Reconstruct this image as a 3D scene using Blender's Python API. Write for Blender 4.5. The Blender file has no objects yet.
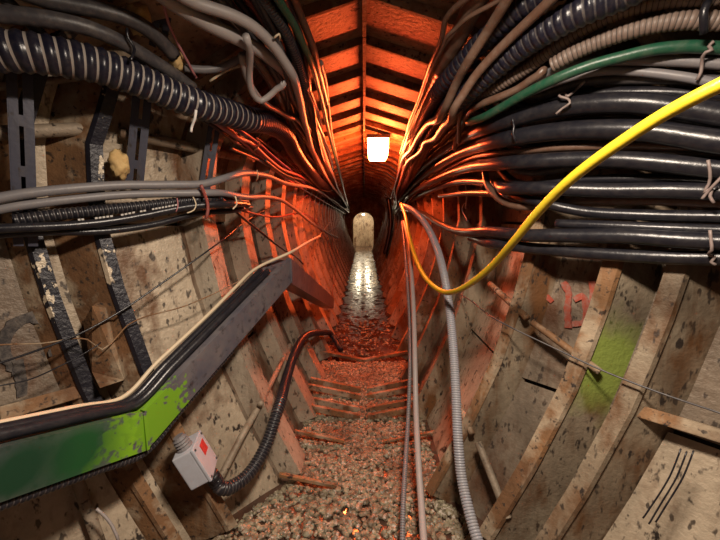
import bpy, bmesh, math, random
from mathutils import Vector, Matrix, noise as mnoise
random.seed(7)

# ------------------------------------------------------------------ camera, world, light, exposure
sc = bpy.context.scene
COL = sc.collection
F_PX, CAM_H = 340.0, 1.15
PITCH, YAW = math.atan(52 / F_PX), math.atan(4 / F_PX)
cam_data = bpy.data.cameras.new('camera')
cam_data.sensor_width = 36.0
cam_data.lens = 36.0 * F_PX / 720.0
cam_data.clip_start = 0.02
cam = bpy.data.objects.new('camera', cam_data)
COL.objects.link(cam)
cam.location = (0, 0, CAM_H)
cam.rotation_euler = (math.pi / 2 - PITCH, 0, YAW)
sc.camera = cam
sc.view_settings.view_transform = 'Standard'
sc.view_settings.look = 'None'
sc.view_settings.gamma = 1.0
sc.view_settings.use_curve_mapping = False
sc.view_settings.exposure = 0.0
sc.cycles.use_denoising = True
sc.cycles.max_bounces = 6
world = bpy.data.worlds.new('world')
sc.world = world
world.use_nodes = True
world.node_tree.nodes['Background'].inputs[0].default_value = (1.0, 0.9, 0.85, 1)
world.node_tree.nodes['Background'].inputs[1].default_value = 0.05

# ------------------------------------------------------------------ tunnel geometry
SEC = [(0.0, -0.05), (0.33, 0.0), (0.47, 0.30), (0.585, 0.60), (0.66, 0.90), (0.70, 1.15),
       (0.68, 1.40), (0.58, 1.62), (0.33, 1.80), (0.0, 1.90)]
Y_BACK, Y_END = -1.2, 12.0

def flare(x, y):
    k = 1.33 if x < 0 else 1.25
    return min(0.9 * max(0.0, k - y), 0.50)

def sec_dist(px, ph):
    best = 1e9
    for (x0, h0), (x1, h1) in zip(SEC, SEC[1:]):
        dx, dh = x1 - x0, h1 - h0
        t = max(0.0, min(1.0, ((px - x0) * dx + (ph - h0) * dh) / (dx * dx + dh * dh)))
        qx, qh = x0 + t * dx - px, h0 + t * dh - ph
        d = math.hypot(qx, qh)
        if abs(d) < abs(best):
            side = dx * (ph - h0) - dh * (px - x0)
            best = d if side >= 0 else -d
    return best

_cp, _sp, _cy, _sy = math.cos(PITCH), math.sin(PITCH), math.cos(YAW), math.sin(YAW)
def ray(u, v):
    r, up = (u - 360) / F_PX, (270 - v) / F_PX
    x, y, z = r, _cp + up * _sp, -_sp + up * _cp
    return Vector((x * _cy - y * _sy, x * _sy + y * _cy, z))

def at(u, v, d=0.05):
    """pixel -> point: d > 0.5 is a distance along the tunnel, else the clearance to the lining it runs along"""
    D = ray(u, v)
    O = Vector((0, 0, CAM_H))
    if d > 0.5:
        return O + D * (d / D.y)
    t = 0.3
    for _ in range(300):
        p = O + D * t
        g = sec_dist(max(0.0, abs(p.x) - flare(p.x, p.y)), p.z) - d
        if g < 0.0008 or p.y > 11.6:
            break
        t += max(g * 0.55, 0.0008)
    return O + D * t

TR = [at(-40, 458, 0.57), at(144, 412, 0.88), at(291, 258, 1.58), at(334, 298, 3.0)]   # front top edge of the cable trough
TR[0] = TR[0] + (TR[0] - TR[1]) * 0.8

def sec_path(h0, h1, n):
    """points (x, h, normal_in) along one side of the section between two heights"""
    out = []
    for i in range(n + 1):
        h = h0 + (h1 - h0) * i / n
        for (xa, ha), (xb, hb) in zip(SEC[1:], SEC[2:]):
            if ha - 1e-6 <= h <= hb + 1e-6:
                t = (h - ha) / (hb - ha)
                L = math.hypot(xb - xa, hb - ha)
                out.append((xa + t * (xb - xa), h, (-(hb - ha) / L, (xb - xa) / L)))
                break
    for i in range(1, len(out) - 1):      # smooth normals
        n0, n1 = out[i - 1][2], out[i + 1][2]
        a, b = n0[0] + n1[0], n0[1] + n1[1]
        L = math.hypot(a, b)
        out[i] = (out[i][0], out[i][1], (a / L, b / L))
    return out

# ------------------------------------------------------------------ materials
def new_mat(name):
    m = bpy.data.materials.new(name)
    m.use_nodes = True
    nt = m.node_tree
    return m, nt, nt.nodes['Principled BSDF']

def N(nt, kind, **kw):
    n = nt.nodes.new(kind)
    for k, v in kw.items():
        if k in n.inputs.keys():
            n.inputs[k].default_value = v
        else:
            setattr(n, k, v)
    return n

def coords(nt, scale=(1, 1, 1)):
    tc = N(nt, 'ShaderNodeTexCoord')
    mp = N(nt, 'ShaderNodeMapping')
    mp.inputs['Scale'].default_value = scale
    nt.links.new(tc.outputs['Object'], mp.inputs['Vector'])
    return mp.outputs['Vector']

def noise_ramp(nt, vec, scale, lo, hi, detail=4.0, rough=0.6):
    n = N(nt, 'ShaderNodeTexNoise', Scale=scale, Detail=detail, Roughness=rough)
    nt.links.new(vec, n.inputs['Vector'])
    r = N(nt, 'ShaderNodeValToRGB')
    r.color_ramp.elements[0].position = lo
    r.color_ramp.elements[1].position = hi
    nt.links.new(n.outputs['Fac'], r.inputs['Fac'])
    return r.outputs['Color']

def mix(nt, fac, a, b):
    m = N(nt, 'ShaderNodeMix', data_type='RGBA')
    for sock, val in ((m.inputs[0], fac), (m.inputs[6], a), (m.inputs[7], b)):
        if isinstance(val, (tuple, list)):
            sock.default_value = (*val[:3], 1)
        elif isinstance(val, (int, float)):
            sock.default_value = val
        else:
            nt.links.new(val, sock)
    return m.outputs[2]

def bump(nt, bsdf, height, strength=0.4, dist=0.01):
    b = N(nt, 'ShaderNodeBump', Strength=strength, Distance=dist)
    nt.links.new(height, b.inputs['Height'])
    nt.links.new(b.outputs['Normal'], bsdf.inputs['Normal'])

def steel(name, base, second, rust, spots=(0.035, 0.025, 0.02), rough=0.6, rust_amt=(0.52, 0.66), spot_amt=(0.63, 0.68), spot_scale=22, stretch=(1, 1, 0.45), grime=0.75, bmp=0.4):
    m, nt, b = new_mat(name)
    v = coords(nt)
    vs = coords(nt, stretch)
    c = mix(nt, noise_ramp(nt, v, 3.5, 0.35, 0.65), base, second)
    fine = noise_ramp(nt, v, 60, 0.3, 0.75)
    c = mix(nt, mix(nt, 0.35, (0, 0, 0), fine), c, tuple(x * 0.5 for x in base))
    c = mix(nt, noise_ramp(nt, vs, 6.5, *rust_amt), c, rust)
    if grime:
        g = noise_ramp(nt, vs, 2.6, 0.46, 0.72, 8, 0.7)
        c = mix(nt, mix(nt, grime, (0, 0, 0), g), c, tuple(x * 0.18 for x in base))
        g2 = noise_ramp(nt, vs, 48, 0.60, 0.68, 2)
        c = mix(nt, mix(nt, 0.85, (0, 0, 0), g2), c, spots)
        g3 = noise_ramp(nt, coords(nt, (1, 1, 0.12)), 26, 0.55, 0.75, 3)
        c = mix(nt, mix(nt, 0.55, (0, 0, 0), g3), c, tuple(x * 0.8 for x in rust))
    c = mix(nt, noise_ramp(nt, vs, spot_scale, *spot_amt), c, spots)
    nt.links.new(c, b.inputs['Base Color'])
    b.inputs['Roughness'].default_value = rough
    b.inputs['Metallic'].default_value = 0.15
    bump(nt, b, fine, bmp, 0.004)
    return m

M = {}
M['plate'] = steel('plate_steel', (0.60, 0.49, 0.36), (0.44, 0.35, 0.25), (0.16, 0.075, 0.032), rough=0.5)
M['plate_b'] = steel('plate_steel_stained', (0.34, 0.27, 0.20), (0.19, 0.14, 0.10), (0.12, 0.055, 0.028), rough=0.5, rust_amt=(0.48, 0.62))
M['rib'] = steel('rib_steel', (0.42, 0.34, 0.24), (0.24, 0.17, 0.11), (0.16, 0.07, 0.025), rust_amt=(0.46, 0.6))
M['pale_rib'] = steel('pale_rib_steel', (0.56, 0.47, 0.36), (0.38, 0.30, 0.22), (0.20, 0.11, 0.06), rust_amt=(0.56, 0.7), spot_amt=(0.64, 0.7))
M['roof'] = steel('roof_steel', (0.52, 0.37, 0.25), (0.36, 0.22, 0.14), (0.14, 0.06, 0.03), rust_amt=(0.55, 0.68), stretch=(1, 1, 1))
M['rust'] = steel('rusty_steel', (0.36, 0.19, 0.085), (0.16, 0.075, 0.035), (0.46, 0.36, 0.25), rust_amt=(0.50, 0.62), rough=0.75, stretch=(1, 1, 1))
M['black_peel'] = steel('peeling_black_paint', (0.022, 0.022, 0.034), (0.014, 0.013, 0.02), (0.55, 0.45, 0.33), spots=(0.55, 0.46, 0.34), rough=0.4, rust_amt=(0.63, 0.645), spot_amt=(0.64, 0.655), stretch=(1, 1, 0.6), grime=0)
M['tube'] = steel('spacer_steel', (0.46, 0.38, 0.29), (0.30, 0.22, 0.15), (0.20, 0.09, 0.04), rust_amt=(0.55, 0.7), stretch=(1, 1, 1))
M['strut'] = steel('galvanised_strut', (0.085, 0.085, 0.12), (0.06, 0.06, 0.085), (0.12, 0.10, 0.09), rough=0.38, rust_amt=(0.6, 0.8), spot_amt=(0.7, 0.75), grime=0.3, bmp=0.08)
M['soil'] = steel('dark_backing', (0.10, 0.08, 0.06), (0.05, 0.04, 0.03), (0.06, 0.035, 0.02), rough=0.9)

def cable_mat(name, rgb, rough=0.42, dust=(0.30, 0.25, 0.21), amt=0.35, scale=40):
    m, nt, b = new_mat(name)
    v = coords(nt)
    f = noise_ramp(nt, v, scale, 0.42, 0.8, 5, 0.7)
    c = mix(nt, mix(nt, amt, (0, 0, 0), f), rgb, dust)
    nt.links.new(c, b.inputs['Base Color'])
    b.inputs['Roughness'].default_value = rough
    bump(nt, b, f, 0.15, 0.003)
    return m
M['black'] = cable_mat('black_rubber', (0.012, 0.012, 0.017), 0.30, amt=0.08)
M['black_blue'] = cable_mat('blue_black_plastic', (0.010, 0.010, 0.021), 0.30, amt=0.10)
M['dust'] = cable_mat('dusty_groove', (0.30, 0.26, 0.23), 0.8)
M['dgray'] = cable_mat('charcoal_sheath', (0.055, 0.05, 0.055), 0.42)
M['gray'] = cable_mat('grey_sheath', (0.19, 0.18, 0.19), 0.45)
M['lgray'] = cable_mat('light_grey_sheath', (0.36, 0.32, 0.31), 0.45)
M['tan'] = cable_mat('tan_plastic', (0.19, 0.135, 0.11), 0.5)
M['tan_dark'] = cable_mat('tan_groove', (0.05, 0.036, 0.03), 0.7)
M['brown'] = cable_mat('brown_sheath', (0.14, 0.075, 0.05), 0.35)
M['green'] = cable_mat('green_sheath', (0.013, 0.078, 0.042), 0.38, amt=0.2)
M['yellow'] = cable_mat('yellow_hose', (0.58, 0.42, 0.02), 0.36, dust=(0.5, 0.33, 0.03), amt=0.35)
M['cream'] = cable_mat('cream_sheath', (0.68, 0.55, 0.38), 0.5, amt=0.2)
M['pink'] = cable_mat('pink_sheath', (0.45, 0.16, 0.17), 0.4)
M['purple'] = cable_mat('purple_sheath', (0.17, 0.08, 0.38), 0.4)
M['red'] = cable_mat('dull_red_sheath', (0.26, 0.05, 0.04), 0.45)
M['silver'] = cable_mat('galvanised_flex', (0.34, 0.34, 0.38), 0.35, dust=(0.3, 0.24, 0.17), amt=0.4)
M['silver_d'] = cable_mat('galvanised_flex_groove', (0.06, 0.06, 0.07), 0.5)
M['rope'] = cable_mat('twisted_wire', (0.26, 0.20, 0.185), 0.5)
M['box'] = cable_mat('grey_plastic_box', (0.48, 0.50, 0.56), 0.4, dust=(0.25, 0.2, 0.17), amt=0.3, scale=14)
M['label_red'] = cable_mat('red_sticker', (0.55, 0.035, 0.03), 0.5, amt=0.1)
M['foam'] = cable_mat('expanding_foam', (0.72, 0.50, 0.22), 0.8, dust=(0.4, 0.2, 0.06), amt=0.7, scale=25)
M['spray_red'] = cable_mat('red_spray_paint', (0.38, 0.07, 0.04), 0.7, amt=0.8, scale=50)
M['spray_black'] = cable_mat('black_spray_paint', (0.03, 0.025, 0.025), 0.7, amt=0.6, scale=50)
M['white'] = cable_mat('white_print', (0.75, 0.72, 0.68), 0.6, amt=0.1)

def beam_mat():
    m, nt, b = new_mat('painted_trough')
    v = coords(nt)
    c = mix(nt, noise_ramp(nt, v, 9, 0.3, 0.7), (0.075, 0.075, 0.10), (0.17, 0.15, 0.15))
    c = mix(nt, noise_ramp(nt, v, 35, 0.55, 0.72), c, (0.03, 0.025, 0.03))
    def blob(center, r0, r1, nscale, col, cur, grit):
        vm = N(nt, 'ShaderNodeVectorMath', operation='DISTANCE')
        nt.links.new(v, vm.inputs[0]); vm.inputs[1].default_value = center
        nz = N(nt, 'ShaderNodeTexNoise', Scale=nscale, Detail=5.0)
        nt.links.new(v, nz.inputs['Vector'])
        add = N(nt, 'ShaderNodeMath', operation='MULTIPLY_ADD')
        nt.links.new(nz.outputs['Fac'], add.inputs[0]); add.inputs[1].default_value = grit
        nt.links.new(vm.outputs['Value'], add.inputs[2])
        mr = N(nt, 'ShaderNodeMapRange')
        mr.inputs['From Min'].default_value = r1; mr.inputs['From Max'].default_value = r0
        nt.links.new(add.outputs[0], mr.inputs['Value'])
        return mix(nt, mr.outputs[0], cur, col)
    dn = Vector((0, 0, -0.065))
    pc = TR[0].lerp(TR[1], .895) + dn; pc2 = TR[1].lerp(TR[2], .07) + dn; pd = TR[0].lerp(TR[1], .735) + dn; pd2 = TR[0].lerp(TR[1], .565) + dn
    c = blob(pc, 0.19, 0.21, 34, (0.20, 0.42, 0.02), c, 0.28)
    c = blob(pc2, 0.205, 0.225, 44, (0.17, 0.36, 0.02), c, 0.26)
    c = blob(pd, 0.07, 0.16, 12, (0.012, 0.075, 0.022), c, 0.06)
    c = blob(pd2, 0.06, 0.15, 12, (0.010, 0.045, 0.022), c, 0.06)
    nt.links.new(c, b.inputs['Base Color'])
    b.inputs['Roughness'].default_value = 0.36
    return m
M['beam'] = beam_mat()

def rib_green_mat():
    m = steel('lime_sprayed_rib', (0.42, 0.34, 0.24), (0.26, 0.19, 0.13), (0.15, 0.07, 0.03), rust_amt=(0.5, 0.62))
    nt = m.node_tree
    b = nt.nodes['Principled BSDF']
    src = b.inputs['Base Color'].links[0].from_socket
    v = coords(nt)
    vm = N(nt, 'ShaderNodeVectorMath', operation='DISTANCE')
    nt.links.new(v, vm.inputs[0]); vm.inputs[1].default_value = at(614, 372, 0.06)
    nz = N(nt, 'ShaderNodeTexNoise', Scale=14.0)
    nt.links.new(v, nz.inputs['Vector'])
    add = N(nt, 'ShaderNodeMath', operation='MULTIPLY_ADD')
    nt.links.new(nz.outputs['Fac'], add.inputs[0]); add.inputs[1].default_value = 0.14
    nt.links.new(vm.outputs['Value'], add.inputs[2])
    mr = N(nt, 'ShaderNodeMapRange')
    mr.inputs['From Min'].default_value = 0.27; mr.inputs['From Max'].default_value = 0.15
    nt.links.new(add.outputs[0], mr.inputs['Value'])
    nt.links.new(mix(nt, mr.outputs[0], src, (0.27, 0.34, 0.07)), b.inputs['Base Color'])
    return m
M['rib_green'] = rib_green_mat()

def wet_mat():
    m, nt, b = new_mat('wet_muddy_floor')
    v = coords(nt)
    c = mix(nt, noise_ramp(nt, v, 6, 0.35, 0.65), (0.11, 0.055, 0.035), (0.045, 0.025, 0.018))
    nt.links.new(c, b.inputs['Base Color'])
    rr = N(nt, 'ShaderNodeMapRange')
    rr.inputs['To Min'].default_value = 0.06; rr.inputs['To Max'].default_value = 0.5
    nt.links.new(noise_ramp(nt, v, 9, 0.42, 0.6), rr.inputs['Value']); nt.links.new(rr.outputs[0], b.inputs['Roughness'])
    n = N(nt, 'ShaderNodeTexNoise', Scale=16.0, Detail=4.0)
    nt.links.new(v, n.inputs['Vector'])
    bump(nt, b, n.outputs['Fac'], 0.16, 0.012)
    return m
M['wet'] = wet_mat()

def stone_mat():
    m, nt, b = new_mat('gravel_stone')
    v = coords(nt)
    c = mix(nt, noise_ramp(nt, v, 45, 0.35, 0.65, 1.0), (0.36, 0.32, 0.215), (0.12, 0.095, 0.062))
    c = mix(nt, noise_ramp(nt, v, 70, 0.60, 0.66, 1.0), c, (0.52, 0.44, 0.36))
    c = mix(nt, noise_ramp(nt, v, 4, 0.45, 0.7), c, (0.15, 0.085, 0.05))
    nt.links.new(c, b.inputs['Base Color'])
    b.inputs['Roughness'].default_value = 0.5
    return m
M['stone'] = stone_mat()

def emit(name, rgb, s):
    m, nt, b = new_mat(name)
    b.inputs['Base Color'].default_value = (*rgb, 1)
    b.inputs['Emission Color'].default_value = (*rgb, 1)
    b.inputs['Emission Strength'].default_value = s
    return m
M['lamp_glass'] = emit('lamp_glass', (1.0, 0.80, 0.50), 130.0)

# ------------------------------------------------------------------ mesh helpers
def link(name, verts, faces, mat, parent=None, smooth=False, mat_idx=None, mats=None):
    me = bpy.data.meshes.new(name)
    me.from_pydata([tuple(v) for v in verts], [], faces)
    for m in (mats or [mat]):
        me.materials.append(m)
    if mat_idx:
        me.polygons.foreach_set('material_index', mat_idx)
    if smooth:
        me.polygons.foreach_set('use_smooth', [True] * len(me.polygons))
    me.update()
    o = bpy.data.objects.new(name, me)
    COL.objects.link(o)
    if parent:
        o.parent = parent
    return o

def tag(o, label, cat, group=None):
    o['label'] = label
    o['category'] = cat
    if group:
        o['group'] = group
    return o

def empty(name, loc=(0, 0, 0)):
    o = bpy.data.objects.new(name, None)
    o.empty_display_size = 0.05
    COL.objects.link(o)
    return o

def structure(o):
    o['kind'] = 'structure'
    return o

BOXF = [(0, 1, 2, 3), (7, 6, 5, 4), (0, 4, 5, 1), (1, 5, 6, 2), (2, 6, 7, 3), (3, 7, 4, 0)]
def box_vf(c, ax, ay, az):
    """box from centre and three half-axis vectors"""
    c, ax, ay, az = Vector(c), Vector(ax), Vector(ay), Vector(az)
    v = [c - ax - ay - az, c - ax + ay - az, c + ax + ay - az, c + ax - ay - az,
         c - ax - ay + az, c - ax + ay + az, c + ax + ay + az, c + ax - ay + az]
    return v, BOXF

def boxes(name, lst, mat, parent=None, bevel=0.0):
    V, Fc = [], []
    for c, ax, ay, az in lst:
        v, f = box_vf(c, ax, ay, az)
        o = len(V)
        V += v
        Fc += [tuple(i + o for i in q) for q in f]
    ob = link(name, V, Fc, mat, parent)
    bm = bmesh.new(); bm.from_mesh(ob.data)
    bmesh.ops.recalc_face_normals(bm, faces=bm.faces)
    if bevel:
        bmesh.ops.bevel(bm, geom=bm.edges[:], offset=bevel, segments=2, affect='EDGES', profile=0.6)
    bm.to_mesh(ob.data); bm.free()
    return ob

def catmull(P, step):
    out = []
    n = len(P)
    for i in range(n - 1):
        p0 = P[max(i - 1, 0)]; p1 = P[i]; p2 = P[i + 1]; p3 = P[min(i + 2, n - 1)]
        k = max(2, min(60, int((p2 - p1).length / step)))
        # centripetal-ish: scale tangents by chord length
        l0 = max((p1 - p0).length, 1e-6); l1 = max((p2 - p1).length, 1e-6); l2 = max((p3 - p2).length, 1e-6)
        m1 = (p2 - p1) if i == 0 else ((p2 - p1) * (l0 / (l0 + l1)) + (p1 - p0) * (l1 / l0) * (l1 / (l0 + l1)))
        m2 = (p2 - p1) if i == n - 2 else ((p3 - p2) * (l1 / l2) * (l1 / (l1 + l2)) + (p2 - p1) * (l2 / (l1 + l2)))
        for j in range(k):
            t = j / k
            t2, t3 = t * t, t * t * t
            out.append(p1 * (2 * t3 - 3 * t2 + 1) + m1 * (t3 - 2 * t2 + t) + p2 * (-2 * t3 + 3 * t2) + m2 * (t3 - t2))
    out.append(P[-1].copy())
    return out

def resample(P, step):
    out, acc = [P[0].copy()], 0.0
    for a, b in zip(P, P[1:]):
        L = (b - a).length
        if L < 1e-9:
            continue
        d = step - acc
        while d <= L:
            out.append(a + (b - a) * (d / L))
            d += step
        acc = (acc + L) % step
    return out

def sweep(P, radii, sides, flags=None):
    V, Fc, mi = [], [], []
    nrm = None
    n = len(P)
    for i, p in enumerate(P):
        t = (P[min(i + 1, n - 1)] - P[max(i - 1, 0)])
        t = t.normalized() if t.length > 1e-9 else Vector((0, 1, 0))
        if nrm is None:
            nrm = t.cross(Vector((0, 0, 1)))
            if nrm.length < 0.1:
                nrm = t.cross(Vector((1, 0, 0)))
        nrm = (nrm - t * nrm.dot(t)).normalized()
        bn = t.cross(nrm)
        for k in range(sides):
            a = 2 * math.pi * k / sides
            V.append(p + (nrm * math.cos(a) + bn * math.sin(a)) * radii[i])
    for i in range(n - 1):
        for k in range(sides):
            a, b = i * sides + k, i * sides + (k + 1) % sides
            Fc.append((a, b, b + sides, a + sides))
            mi.append(flags[i] if flags else 0)
    Fc.append(tuple(range(sides))[::-1]); mi.append(0)
    Fc.append(tuple((n - 1) * sides + k for k in range(sides))); mi.append(0)
    return V, Fc, mi

def tube_pts(pts, inset):
    W = [at(p[0], p[1], p[2] if len(p) > 2 else inset) for p in pts]
    for end in (0, -1):                       # whatever leaves the picture runs on past the viewer
        u, v = pts[end][:2]
        if (u < -5 or u > 725 or v < -5 or v > 545) and len(pts) > 2:
            L = W[end]
            more = [L + Vector((0.02 if L.x > 0 else -0.02, -0.35, 0)), L + Vector((0.02 if L.x > 0 else -0.02, -1.0, 0))]
            if v > 545:
                more = [Vector((L.x + 0.03, L.y - 0.3, 0.04)), Vector((L.x + 0.05, L.y - 0.9, 0.04))]
            W = (more[::-1] + W) if end == 0 else (W + more)
    return W

CABLES = []
def cable(name, label, cat, mat, r, inset, pts, group=None, sides=8, corr=None, groove=None, world_pts=None, fixed=0):
    """collect a run; fixed: 1 = stays where it lies, 2 = only its first points stay"""
    W = world_pts or tube_pts(pts, inset)
    C, out, acc = catmull(W, 0.03), [], 0.0
    for a, b in zip(C, C[1:]):
        if not out:
            out.append(a.copy())
        acc += (b - a).length
        if acc >= (0.03 if b.y < 2.5 else 0.07):
            out.append(b.copy()); acc = 0.0
    out.append(C[-1].copy())
    depth = 0.2 if not pts else (inset if len(pts[0]) < 3 else 0.4)
    CABLES.append(dict(name=name, label=label, cat=cat, mat=mat, r=r, prio=depth, P=out, group=group, sides=sides, corr=corr, groove=groove, fixed=fixed))
    return CABLES[-1]

def build_cable(c):
    r, C = c['r'], catmull([Vector(p) for p in c['P']], 0.03)
    if c['corr']:
        pitch, amp = c['corr']
        C = resample(C, pitch / 5)
        rad = [r * (1 - amp) if i % 5 in (3, 4) else r * (1.0 if i % 5 == 1 else 0.965) for i in range(len(C))]
        V, Fc, mi = sweep(C, rad, max(c['sides'], 12), [1 if i % 5 == 3 else 0 for i in range(len(C))])
        o = link(c['name'], V, Fc, None, None, True, mi, [M[c['mat']], M[c['groove'] or c['mat']]])
    else:
        V, Fc, mi = sweep(C, [r] * len(C), c['sides'])
        o = link(c['name'], V, Fc, M[c['mat']], None, True)
    c['obj'] = tag(o, c['label'], c['cat'], c['group'])
    return o

def lay_clear(iters=210):
    """push the runs apart and off the ribs until none passes through another or through the lining"""
    import numpy as np
    P = np.array([p[:] for c in CABLES for p in c['P']])
    n = [len(c['P']) for c in CABLES]
    cid = np.repeat(np.arange(len(CABLES)), n)
    r = np.repeat([c['r'] for c in CABLES], n)
    prio = np.repeat([c['prio'] + 1e-4 * k for k, c in enumerate(CABLES)], n)
    free = np.ones(len(P)); idx = np.concatenate([np.arange(k) for k in n])
    fx = np.repeat([c['fixed'] for c in CABLES], n)
    free[fx == 1] = 0.0
    free[(fx == 2) & (idx < 2)] = 0.0
    first = idx == 0
    last = np.r_[first[1:], True]
    A, B = np.array(SEC[:-1]), np.array(SEC[1:])
    def clear(Q):
        k = np.where(Q[:, 0] < 0, 1.33, 1.25)
        f = np.minimum(0.9 * np.maximum(0.0, k - Q[:, 1]), 0.5)
        q = np.stack([np.maximum(0.0, np.abs(Q[:, 0]) - f), Q[:, 2]], 1)
        d = B - A
        t = np.clip(((q[:, None] - A) * d).sum(2) / (d * d).sum(1), 0, 1)
        e = q[:, None] - (A + t[..., None] * d)
        L = np.sqrt((e * e).sum(2)); m = L.argmin(1); ar = np.arange(len(q))
        rel = q - A[m]
        side = np.sign(d[m, 0] * rel[:, 1] - d[m, 1] * rel[:, 0])
        nrm = np.stack([-d[m, 1], d[m, 0]], 1); nrm /= np.linalg.norm(nrm, axis=1)[:, None]
        sx = np.where(Q[:, 0] < 0, -1.0, 1.0)
        return L[ar, m] * np.where(side == 0, 1, side), np.stack([nrm[:, 0] * sx, 0 * sx, nrm[:, 1]], 1)
    O = np.array([0, 0, CAM_H])
    P0 = P.copy()
    cell = 0.125
    for it in range(iters):
        if it % 5 == 0:
            K = np.floor(P / cell).astype(np.int64) + 200
            key = (K[:, 0] * 1000 + K[:, 1]) * 1000 + K[:, 2]
            order = np.argsort(key, kind='stable'); sk = key[order]
            pi, pj = [], []
            for dx in (-1, 0, 1):
                for dy in (-1, 0, 1):
                    for dz in (-1, 0, 1):
                        k2 = key + dx * 1000000 + dy * 1000 + dz
                        lo, hi = np.searchsorted(sk, k2, 'left'), np.searchsorted(sk, k2, 'right')
                        cnt = hi - lo
                        a = np.repeat(np.arange(len(P)), cnt)
                        off = np.arange(cnt.sum()) - np.repeat(np.cumsum(cnt) - cnt, cnt)
                        b = order[np.repeat(lo, cnt) + off]
                        m = (a < b) & (cid[a] != cid[b])
                        a, b = a[m], b[m]
                        dd = P[a] - P[b]
                        m = (dd * dd).sum(1) < (r[a] + r[b] + 0.07) ** 2
                        pi.append(a[m]); pj.append(b[m])
            I, J = np.concatenate(pi), np.concatenate(pj)
        T = np.roll(P, -1, 0) - np.roll(P, 1, 0)
        T[first] = (np.roll(P, -1, 0) - P)[first]; T[last] = (P - np.roll(P, 1, 0))[last]
        half = np.linalg.norm(T, axis=1) / 4 + 1e-6
        T /= np.linalg.norm(T, axis=1)[:, None] + 1e-9
        w = P[I] - P[J]
        b_ = (T[I] * T[J]).sum(1); d_ = (T[I] * w).sum(1); e_ = (T[J] * w).sum(1)
        den = np.maximum(1 - b_ * b_, 0.02)
        sc_ = np.clip((b_ * e_ - d_) / den, -half[I], half[I])
        tc = np.clip(e_ + b_ * sc_, -half[J], half[J])
        sc_ = np.clip(b_ * tc - d_, -half[I], half[I])
        v = w + T[I] * sc_[:, None] - T[J] * tc[:, None]
        dist = np.linalg.norm(v, axis=1)
        gap = r[I] + r[J] + 0.0025 - dist
        m = gap > 0
        a, b, g = I[m], J[m], gap[m]
        v = v[m] / (dist[m] + 1e-6)[:, None]
        cam_d = O - P; cam_d /= np.linalg.norm(cam_d, axis=1)[:, None]
        front = np.where(prio[a] > prio[b], 1.0, -1.0)[:, None]
        deep = np.clip((P[a, 1] - 1.6) / 1.6, 0, 1)[:, None]
        nv = v + front * cam_d[a] * (1.3 - 1.0 * deep)
        nv /= np.linalg.norm(nv, axis=1)[:, None] + 1e-9
        fa, fb = free[a], free[b]
        wa = np.where(front[:, 0] > 0, 0.7, 0.3); wb = 1 - wa
        wa = np.where(fb == 0, 1.0, wa) * fa; wb = np.where(fa == 0, 1.0, wb) * fb
        D = np.zeros_like(P); cn = np.zeros(len(P))
        np.add.at(D, a, nv * (g * wa)[:, None]); np.add.at(D, b, -nv * (g * wb)[:, None])
        np.add.at(cn, a, 1); np.add.at(cn, b, 1)
        D /= np.sqrt(np.maximum(cn, 1))[:, None]
        # spread the shift along each run so that it stays smooth
        for _ in range(2):
            pv, nx = np.roll(D, 1, 0), np.roll(D, -1, 0)
            pv[first] = D[first]; nx[last] = D[last]
            D = np.where(np.linalg.norm(D, axis=1)[:, None] > 1e-9, 0.6 * D + 0.2 * pv + 0.2 * nx, 0.3 * (pv + nx))
        L = np.linalg.norm(D, axis=1)[:, None]
        P += D * np.minimum(1, 0.02 / np.maximum(L, 1e-9)) * free[:, None]
        if it < iters - 80:                # keep the bends soft
            U = P - P0
            pv, nx = np.roll(U, 1, 0), np.roll(U, -1, 0)
            pv[first] = U[first]; nx[last] = U[last]
            P = P0 + U + (0.25 * (pv + nx) - 0.5 * U) * 0.8 * free[:, None]
        # lining: ribs, caps, roof flanges
        cl, nrm = clear(P)
        roof = P[:, 2] > 1.76
        ramp = np.clip((P[:, 1] - 1.12) / 0.55, 0, 1)
        need = 0.130 - ramp * np.where(P[:, 0] < 0, 0.060, 0.038)
        need = np.where(roof, np.minimum(need, 0.052 + 0.08 * (1 - ramp)), need)
        need = np.where(P[:, 2] < 0.15, 0.04, need) + r + 0.003
        lack = np.maximum(0, need - cl)
        deep = np.clip((P[:, 1] - 1.2) / 1.2, 0, 1)[:, None]
        mv = nrm * deep + (cam_d + 0.35 * nrm) * (1 - deep)
        gain = np.maximum((mv * nrm).sum(1), 0.35)
        P += mv * np.minimum(lack / gain, 0.03)[:, None] * free[:, None]
        ax = np.abs(P[:, 0]); fl = np.minimum(0.9 * np.maximum(0.0, np.where(P[:, 0] < 0, 1.33, 1.25) - P[:, 1]), 0.5)
        top = np.where(ax < 0.33, 1.90 - ax * 0.303, 1.80 - 0.18 * (ax - 0.33) / (0.25 + fl)) - np.where(ax < 0.03, 0.07, 0.032) - r * 1.05
        P[:, 2] -= np.minimum(np.maximum(0, P[:, 2] - top), 0.03) * free
    k = 0
    for c in CABLES:
        c['P'] = [Vector(p) for p in P[k:k + len(c['P'])].tolist()]
        k += len(c['P'])
    m = gap > 0.003
    return P, r

# ------------------------------------------------------------------ lining: walls, roof, floor
RIBS = {-1: [-0.9, -0.4, 0.1, 0.55, 0.985, 1.065], 1: [-0.9, -0.4, 0.1, 0.55, 0.93, 1.04, 1.25]}
RIBS[-1] += [1.42 + 0.43 * i for i in range(25)]
RIBS[1] += [1.84 + 0.43 * i for i in range(24)]

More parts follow.
